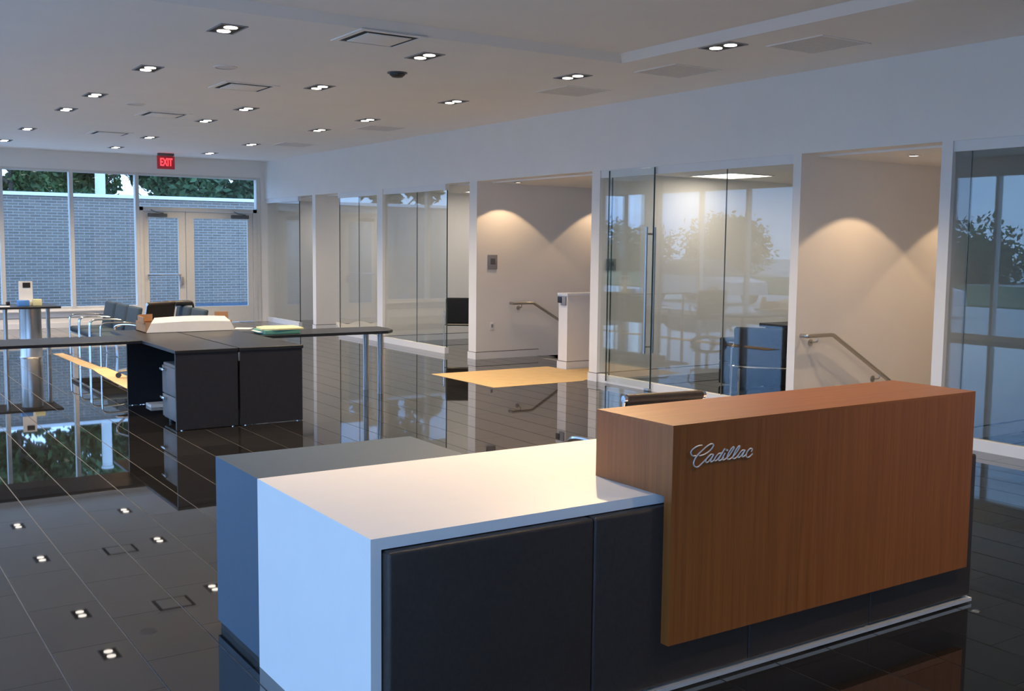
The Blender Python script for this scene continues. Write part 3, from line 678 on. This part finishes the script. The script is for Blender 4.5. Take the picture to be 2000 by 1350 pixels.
cd = thing('ceiling_camera', 'small dark ceiling device behind the nearest air diffuser', 'ceiling device', (4.93, 9.53, ZC))
MB().lathe((4.93, 9.53, ZC-0.05), [(0, 0.0), (0.05, 0.004), (0.075, 0.025), (0.08, 0.05), (0, 0.05)], 20, True).build('dome', 'plastic', cd)
MB().lathe((4.93, 9.53, ZC-0.012), [(0.07, 0), (0.10, 0.004), (0.10, 0.012), (0.07, 0.012)], 20).build('ring', 'pedgrey', cd)
for (x, yy, lb) in ((3.435, 10.25, 'nearer round ceiling speaker'), (3.435, 13.65, 'farther round ceiling speaker')):
    sp = thing('ceiling_speaker', lb + ' in the pale ceiling', 'speaker', (x, yy, ZC), 'round ceiling speakers')
    MB().cyl((x, yy, ZC-0.006), 0.10, 0.006, 24).build('grille', 'grille', sp)
    MB().lathe((x, yy, ZC-0.009), [(0.10, 0), (0.115, 0), (0.115, 0.009), (0.10, 0.009)], 24).build('rim', 'ceil', sp)
# exit sign
EX, EY = 5.80, 20.9
es = thing('exit_sign', 'red lit exit sign hanging in front of the far wall', 'exit sign', (EX, EY, ZC))
MB().rbox(EX-0.15, EX+0.15, EY-0.05, EY+0.05, ZC-0.045, ZC, 0.006).build('canopy', 'pedgrey', es)
hs = MB().rbox(EX-0.165, EX+0.165, EY-0.025, EY+0.025, ZC-0.30, ZC-0.05, 0.006).build('housing', 'exitface', es)
cu = bpy.data.curves.new('exit_text', 'FONT'); cu.body = 'EXIT'; cu.size = 0.185; cu.align_x = 'CENTER'; cu.align_y = 'CENTER'; cu.extrude = 0.003; cu.offset = 0.004; cu.space_character = 1.0
to = bpy.data.objects.new('tmp', cu); COL.objects.link(to)
dg = bpy.context.evaluated_depsgraph_get(); me = bpy.data.meshes.new_from_object(to.evaluated_get(dg)); bpy.data.objects.remove(to)
me.materials.clear(); me.materials.append(M['exitred'])
me.transform(Matrix.Diagonal((0.62, 1.1, 1, 1))); me.transform(Matrix.Rotation(R(90), 4, 'X'))
eo = bpy.data.objects.new('lettering', me); COL.objects.link(eo); eo.parent = hs; eo.location = (0, -0.029, -0.175)

# ================================================================ alcoves
def rail(y_, x0, x1, z, label, wall_y):
    t = thing('handrail', label, 'handrail', (x0, y_, z))
    xe = x1 + 1.6; ze = z - 0.57*1.6
    MB().tube(catmull([(x0, wall_y-0.0, z), (x0, y_+0.02, z), (x0+0.02, y_, z), (x1-0.04, y_, z)], 3) + [Vector((x1, y_, z-0.005)), Vector((xe, y_, ze))], 0.021, 12).build('rail', 'steel', t)
    for (xx, zz) in ((x0+0.14, z), (x1+0.75, z-0.57*0.75)):
        MB().tube(catmull([(xx, y_, zz-0.015), (xx, y_+0.005, zz-0.06), (xx, wall_y-0.01, zz-0.075)], 4), 0.008, 8).build('bracket', 'steel', t)
        MB().tube([(xx, wall_y-0.008, zz-0.075), (xx, wall_y-0.0005, zz-0.075)], 0.034, 14).build('rosette', 'steel', t)
rail(13.0, 8.66, 9.02, 0.815, 'steel handrail on the far stair alcove wall', 13.09)
rail(6.995, 8.14, 8.52, 0.815, 'steel handrail on the near stair alcove wall', 7.085)
def alcove_light(x, y_, label, tgt, e):
    t = thing('stair_downlight', label, 'downlight', (x, y_, ZH-0.02), 'small round downlights over the stairs')
    MB().lathe((x, y_, ZH-0.027), [(0.048, 0), (0.065, 0.0), (0.068, 0.007), (0.048, 0.007)], 24).build('trim_ring', 'chrome', t)
    MB().cyl((x, y_, ZH-0.024), 0.047, 0.004, 20).build('lamp', 'lamp', t)
    light_spot('stair_beam', t, (x, y_, ZH-0.035), tgt, e, (1.0, 0.67, 0.38), R(52), 0.12, 0.02)
AE = 21.0
for (x, lb) in ((8.47, 'first downlight over the far stairs'), (10.30, 'second downlight over the far stairs')): alcove_light(x, 13.09-0.45, lb, (x, 13.09-0.45, 0), AE)
for (x, lb) in ((8.83, 'first downlight over the near stairs'), (10.60, 'second downlight over the near stairs')): alcove_light(x, 7.085-0.70, lb, (x, 7.085-0.70, 0), AE*1.45)
def plate(name, x0, x1, y_, z0, z1, m, label, cat, d=0.02):
    t = thing(name, label, cat, ((x0+x1)/2, y_, z0))
    MB().rbox(x0, x1, y_-d, y_, z0, z1, 0.004).build('housing', m, t)
    MB().rbox(x0+0.25*(x1-x0), x1-0.25*(x1-x0), y_-d-0.003, y_-d+0.002, z0+0.35*(z1-z0), z0+0.75*(z1-z0), 0.001, 1).build('face', 'greypl' if m != 'greypl' else 'pedgrey', t)
plate('wall_panel_device', 8.25, 8.41, 13.09, 1.32, 1.53, 'greypl', 'grey control panel on the far stair alcove wall', 'control panel')
plate('power_outlet', 8.30, 8.37, 13.09, 0.42, 0.54, 'trim', 'white power outlet low on the far alcove wall', 'outlet', 0.008)
plate('thermostat', 8.18, 8.32, 10.23, 1.38, 1.52, 'greypl', 'grey thermostat seen through the pull handle door', 'thermostat')
it = thing('wall_button_box', 'black and grey button box on the guard wall end', 'button box', (8.49, 11.55, 0.9))
MB().rbox(8.475, 8.50, 11.47, 11.57, 0.87, 0.985, 0.004).build('plate', 'greypl', it)
MB().rbox(8.462, 8.477, 11.55, 11.63, 0.90, 0.985, 0.004).build('button', 'plastic', it)

# ================================================================ offices
def troffer(x0, x1, y0, y1, label):
    t = thing('ceiling_troffer', label, 'ceiling light', ((x0+x1)/2, (y0+y1)/2, ZH-0.02), 'square office ceiling lights')
    MB().box(x0, x1, y0, y1, ZH-0.030, ZH-0.022).build('lens', 'troffer', t)
    f_ = MB(); e = 0.02
    f_.box(x0-e, x1+e, y0-e, y0, ZH-0.034, ZH-0.02).box(x0-e, x1+e, y1, y1+e, ZH-0.034, ZH-0.02).box(x0-e, x0, y0, y1, ZH-0.034, ZH-0.02).box(x1, x1+e, y0, y1, ZH-0.034, ZH-0.02)
    f_.build('frame', 'trim', t)
troffer(9.25, 9.95, 9.2, 9.9, 'lit square ceiling light in the pull handle office')
troffer(10.9, 11.7, 8.2, 9.0, 'added unseen fill light deeper in the pull handle office')  # invented second panel, hidden by the wall end, added to fill the office
troffer(10.9, 11.7, 14.3, 15.1, 'added unseen fill light deeper in the third office')  # extra panel out of sight, added only to lift the room's brightness
troffer(10.9, 11.7, 17.2, 18.0, 'added unseen fill light deeper in the second farthest office')  # another added fill panel to lighten the interior behind the glass
troffer(9.25, 9.95, 14.75, 15.4, 'lit square ceiling light in the third office')
troffer(9.25, 9.95, 17.6, 18.2, 'lit square ceiling light in the second farthest office')
troffer(9.25, 9.95, 20.3, 20.9, 'lit square ceiling light in the farthest office')
GG = 'black guest chairs in the offices'
g0 = waiting_chair('black guest chair in the open office doorway', 'blackfab', GG); place(g0, (8.80, 14.72, 0), R(150))
g1 = copy_tree(g0); g1['label'] = 'black guest chair behind the pull handle door'; place(g1, (8.62, 8.02, 0), R(125))
g2 = copy_tree(g0); g2['label'] = 'black guest chair beside the wall end, deeper in the office'; place(g2, (9.35, 7.75, 0), R(125))
od = thing('office_desk', 'black office desk behind the guest chairs', 'desk', (10.5, 8.8, 0))
MB().rbox(9.80, 11.5, 8.35, 9.20, 0.70, 0.745, 0.004, 1, False).build('worktop', 'black', od)
MB().box(9.86, 9.89, 8.40, 9.15, 0, 0.70).build('side_panel', 'black', od); MB().box(11.42, 11.45, 8.40, 9.15, 0, 0.70).build('side_panel', 'black', od)
MB().box(9.89, 11.42, 8.80, 8.82, 0.25, 0.70).build('modesty_panel', 'black', od)
oc_ = thing('office_cabinet', 'low black drawer cabinet left of the guest chairs', 'cabinet', (9.4, 9.1, 0))
MB().rbox(9.22, 9.66, 8.80, 9.28, 0.02, 0.58, 0.004).build('carcass', 'black', oc_)
for (z0, z1) in ((0.03, 0.29), (0.305, 0.57)):
    f_ = MB().rbox(9.20, 9.222, 8.81, 9.27, z0, z1, 0.003).build('drawer', 'black', oc_)
    MB().rbox(9.185, 9.202, 8.98, 9.10, z1-0.04, z1-0.025, 0.003).build('pull', 'steel', f_)
# rumpled sheet along the wall foot of the second office
rs = MB(); vs = []; fs = []; n = 22
for i in range(n+1):
    x = 8.46 + i*0.045
    for j, (dy, zz) in enumerate(((-0.28, 0.006), (-0.18, 0.05), (-0.09, 0.11), (-0.03, 0.16), (-0.008, 0.006))):
        k_ = 0.8 + 0.16*math.sin(i*0.55+j*0.6) * (1 if j else 0)
        vs.append((x, 18.95+dy+0.02*math.sin(i*0.7+j*0.7)*(1 if j < 4 else 0), max(0.005, zz*k_)))
for i in range(n):
    for j in range(4):
        a = i*5+j; fs.append((a, a+1, a+6, a+5))
    a = i*5; fs.append((a, a+5, a+9, a+4))
fs += [(0, 1, 2, 3, 4), tuple(n*5+q for q in (4, 3, 2, 1, 0))]
rs.add(vs, fs, True); tag(rs.build('rumpled_sheet', 'paper'), 'rumpled white sheet along the wall foot in a far office', 'sheet')

# ================================================================ outside things
def tree(loc, h, r, n, leaf, m, label, trunk=0.12, low=0.35, group='trees outside'):
    t = thing('tree', label, 'tree', loc, group)
    x, y_, z = loc; rr = random.Random(int(abs(x*31+y_*17)*10))
    tr = MB(); tr.tube([(x, y_, z), (x+0.1, y_, z+h*0.4), (x+0.05, y_+0.1, z+h*0.8)], [trunk, trunk*0.75, trunk*0.3], 8)
    for k in range(6):
        a = rr.random()*6.28; zz = z + h*(low+0.08*k)
        tr.tube([(x, y_, zz), (x+math.cos(a)*r*0.7, y_+math.sin(a)*r*0.7, zz+h*0.16)], [trunk*0.4, trunk*0.1], 6)
    tr.build('trunk', 'bark', t)
    blobs = []
    for k in range(13):
        a = rr.random()*6.28; q = rr.random()**0.6*r*0.75; zz = h*(low + (0.92-low)*rr.random())
        blobs.append((x+math.cos(a)*q, y_+math.sin(a)*q, z+zz, r*(0.25+0.25*rr.random())))
    lf = MB(); vs = []; fs = []
    for k in range(n):
        bx_, by_, bz_, br_ = blobs[rr.randrange(len(blobs))]
        d = Vector((rr.gauss(0, 1), rr.gauss(0, 1), rr.gauss(0, 1))).normalized()*br_*(0.45+0.55*rr.random())
        c = Vector((bx_, by_, bz_)) + d
        a = Vector((rr.gauss(0, 1), rr.gauss(0, 1), rr.gauss(0, 1))).normalized(); b_ = a.cross(Vector((rr.gauss(0, 1), rr.gauss(0, 1), rr.gauss(0, 1)))).normalized()
        s = leaf*(0.6+0.8*rr.random()); i = len(vs); nn = a.cross(b_)*s*0.15
        vs += [c-a*s, c-b_*s*0.5+nn, c+a*s, c+b_*s*0.5+nn]; fs += [(i, i+1, i+2), (i, i+2, i+3)]
    lf.add(vs, fs); o = lf.build('foliage', m, t); o['kind'] = 'stuff'
tr_l = [(0.0, 32.0, 6.6, 1.8), (4.6, 32.0, 6.4, 1.8), (9.2, 32.2, 6.2, 1.8), (13.8, 32.0, 6.3, 1.8), (2.9, 36.9, 7.2, 1.9), (7.9, 36.8, 7.4, 1.9), (13.0, 36.9, 7.2, 1.9)]
tn = ['in front, farthest left', 'in front, behind the leftmost visible pane', 'in front, above the doors', 'in front, farthest right', 'in the back, left', 'in the back, behind the middle pane', 'in the back, above the doors']
for k, (x, yy, h, r) in enumerate(tr_l): tree((x, yy, -0.22), h, r, 6500, 0.15, 'leafa' if k % 2 else 'leafb', 'leafy green tree over the brick wall ' + tn[k], low=0.3)
LT = [(-37, -14, 2.6), (-38, -5, 3.4), (-36, 4, 2.4), (-40, 12, 3.6), (-41, 20, 2.6), (-41, 28, 3.9), (-38, 36, 2.6), (-39, 44, 2.2), (-37, 53, 3.2), (-36, 62, 2.6)]
LN = ['farthest to the south', 'second from the south', 'third from the south', 'left behind the house', 'right behind the house', 'first right of the house', 'second right of the house', 'third right of the house', 'second from the north', 'farthest to the north']
for k, (x, yy, h) in enumerate(LT):
    tree((x, yy, -0.22), h, 4.3, 4500, 0.20, 'leafb' if k % 2 else 'leafa', 'broad green tree across the street, ' + LN[k], 0.2, 0.12, 'trees across the street')
tag(MB().tube([(6.46, 29.5, -0.22), (6.46, 29.5, 4.4)], 0.13, 14).tube([(6.46, 29.5, 4.4), (6.46, 29.5, 4.46)], 0.16, 14).build('pale_post', 'siding'), 'pale thick post standing behind the brick wall', 'post')
for (x, yy, lb) in ((-17, 14.0, 'utility pole across the street near the house'), (-17, 40.0, 'utility pole across the street far from the house')):
    t = thing('utility_pole', lb, 'utility pole', (x, yy, -0.2), 'utility poles')
    MB().tube([(x, yy, -0.2), (x, yy, 9.0)], [0.16, 0.11], 10).build('pole', 'bark', t)
    MB().box(x-0.7, x+0.7, yy-0.06, yy+0.06, 8.2, 8.34).build('crossarm', 'bark', t)
for k, dy in enumerate((-1.0, 0.0, 1.0)):
    pts = [(-17 + dy*0.5 + (0.22 if dy == 0 else 0), 14.0 + 26.0*i/12, 8.42 - 0.7*math.sin(math.pi*i/12)) for i in range(13)]
    tag(MB().tube(pts, 0.02, 5).build('power_line', 'plastic'), 'black wire between the utility poles, %s one' % ('nearest', 'middle', 'outermost')[k], 'wire')
hz = thing('house', 'white gabled house across the street', 'house', (-30, 21.5, -0.2))
MB().box(-33, -27, 19.5, 23.5, -0.2, 2.6).prism([(19.5, 2.6), (23.5, 2.6), (21.5, 4.4)], 'x', -33, -27).build('walls', 'siding', hz)
MB().prism([(19.2, 2.42), (21.5, 4.5), (23.8, 2.42), (23.8, 2.58), (21.5, 4.68), (19.2, 2.58)], 'x', -33.2, -26.8).build('roof', 'roof', hz)
MB().box(-27.0, -26.95, 20.2, 21.0, 0.9, 2.0).build('window', 'carglass', hz); MB().box(-27.0, -26.95, 22.0, 22.9, -0.1, 2.0).build('door', 'greypl', hz)
def car(x, y_, m, label):
    t = thing('car', label, 'car', (x, y_, -0.22), 'parked cars')
    z = -0.22
    MB().prism([(-2.2, 0.35), (-2.15, 0.75), (-1.2, 0.92), (1.55, 0.95), (2.15, 0.85), (2.2, 0.35)], 'x', -0.85, 0.85).xf(lambda v: Vector((x+v.x, y_+v.y, z+v.z))).build('body', m, t)
    MB().add([(sx*wx, yy, zz) for (yy, zz, wx) in ((-1.2, 0.92, 0.80), (-0.5, 1.42, 0.62), (0.9, 1.42, 0.62), (1.65, 0.94, 0.80)) for sx in (-1, 1)],
             [(0, 1, 3, 2), (2, 3, 5, 4), (4, 5, 7, 6), (0, 2, 4, 6), (1, 7, 5, 3), (0, 6, 7, 1)]).xf(lambda v: Vector((x+v.x, y_+v.y, z+v.z))).build('cabin', 'carglass', t)
    MB().box(-0.6, 0.6, -0.45, 0.88, 1.415, 1.45).xf(lambda v: Vector((x+v.x, y_+v.y, z+v.z))).build('roof', m, t)
    for (a, b_) in ((-0.8, -1.4), (0.8, -1.4), (-0.8, 1.4), (0.8, 1.4)):
        MB().tube([(x+a-0.1, y_+b_, z+0.32), (x+a+0.1, y_+b_, z+0.32)], 0.32, 16).build('wheel', 'plastic', t)
car(-9.5, 19.5, 'carw', 'white car parked outside the street windows'); car(-9.2, 26.5, 'card2', 'silver car parked farther along the street windows')
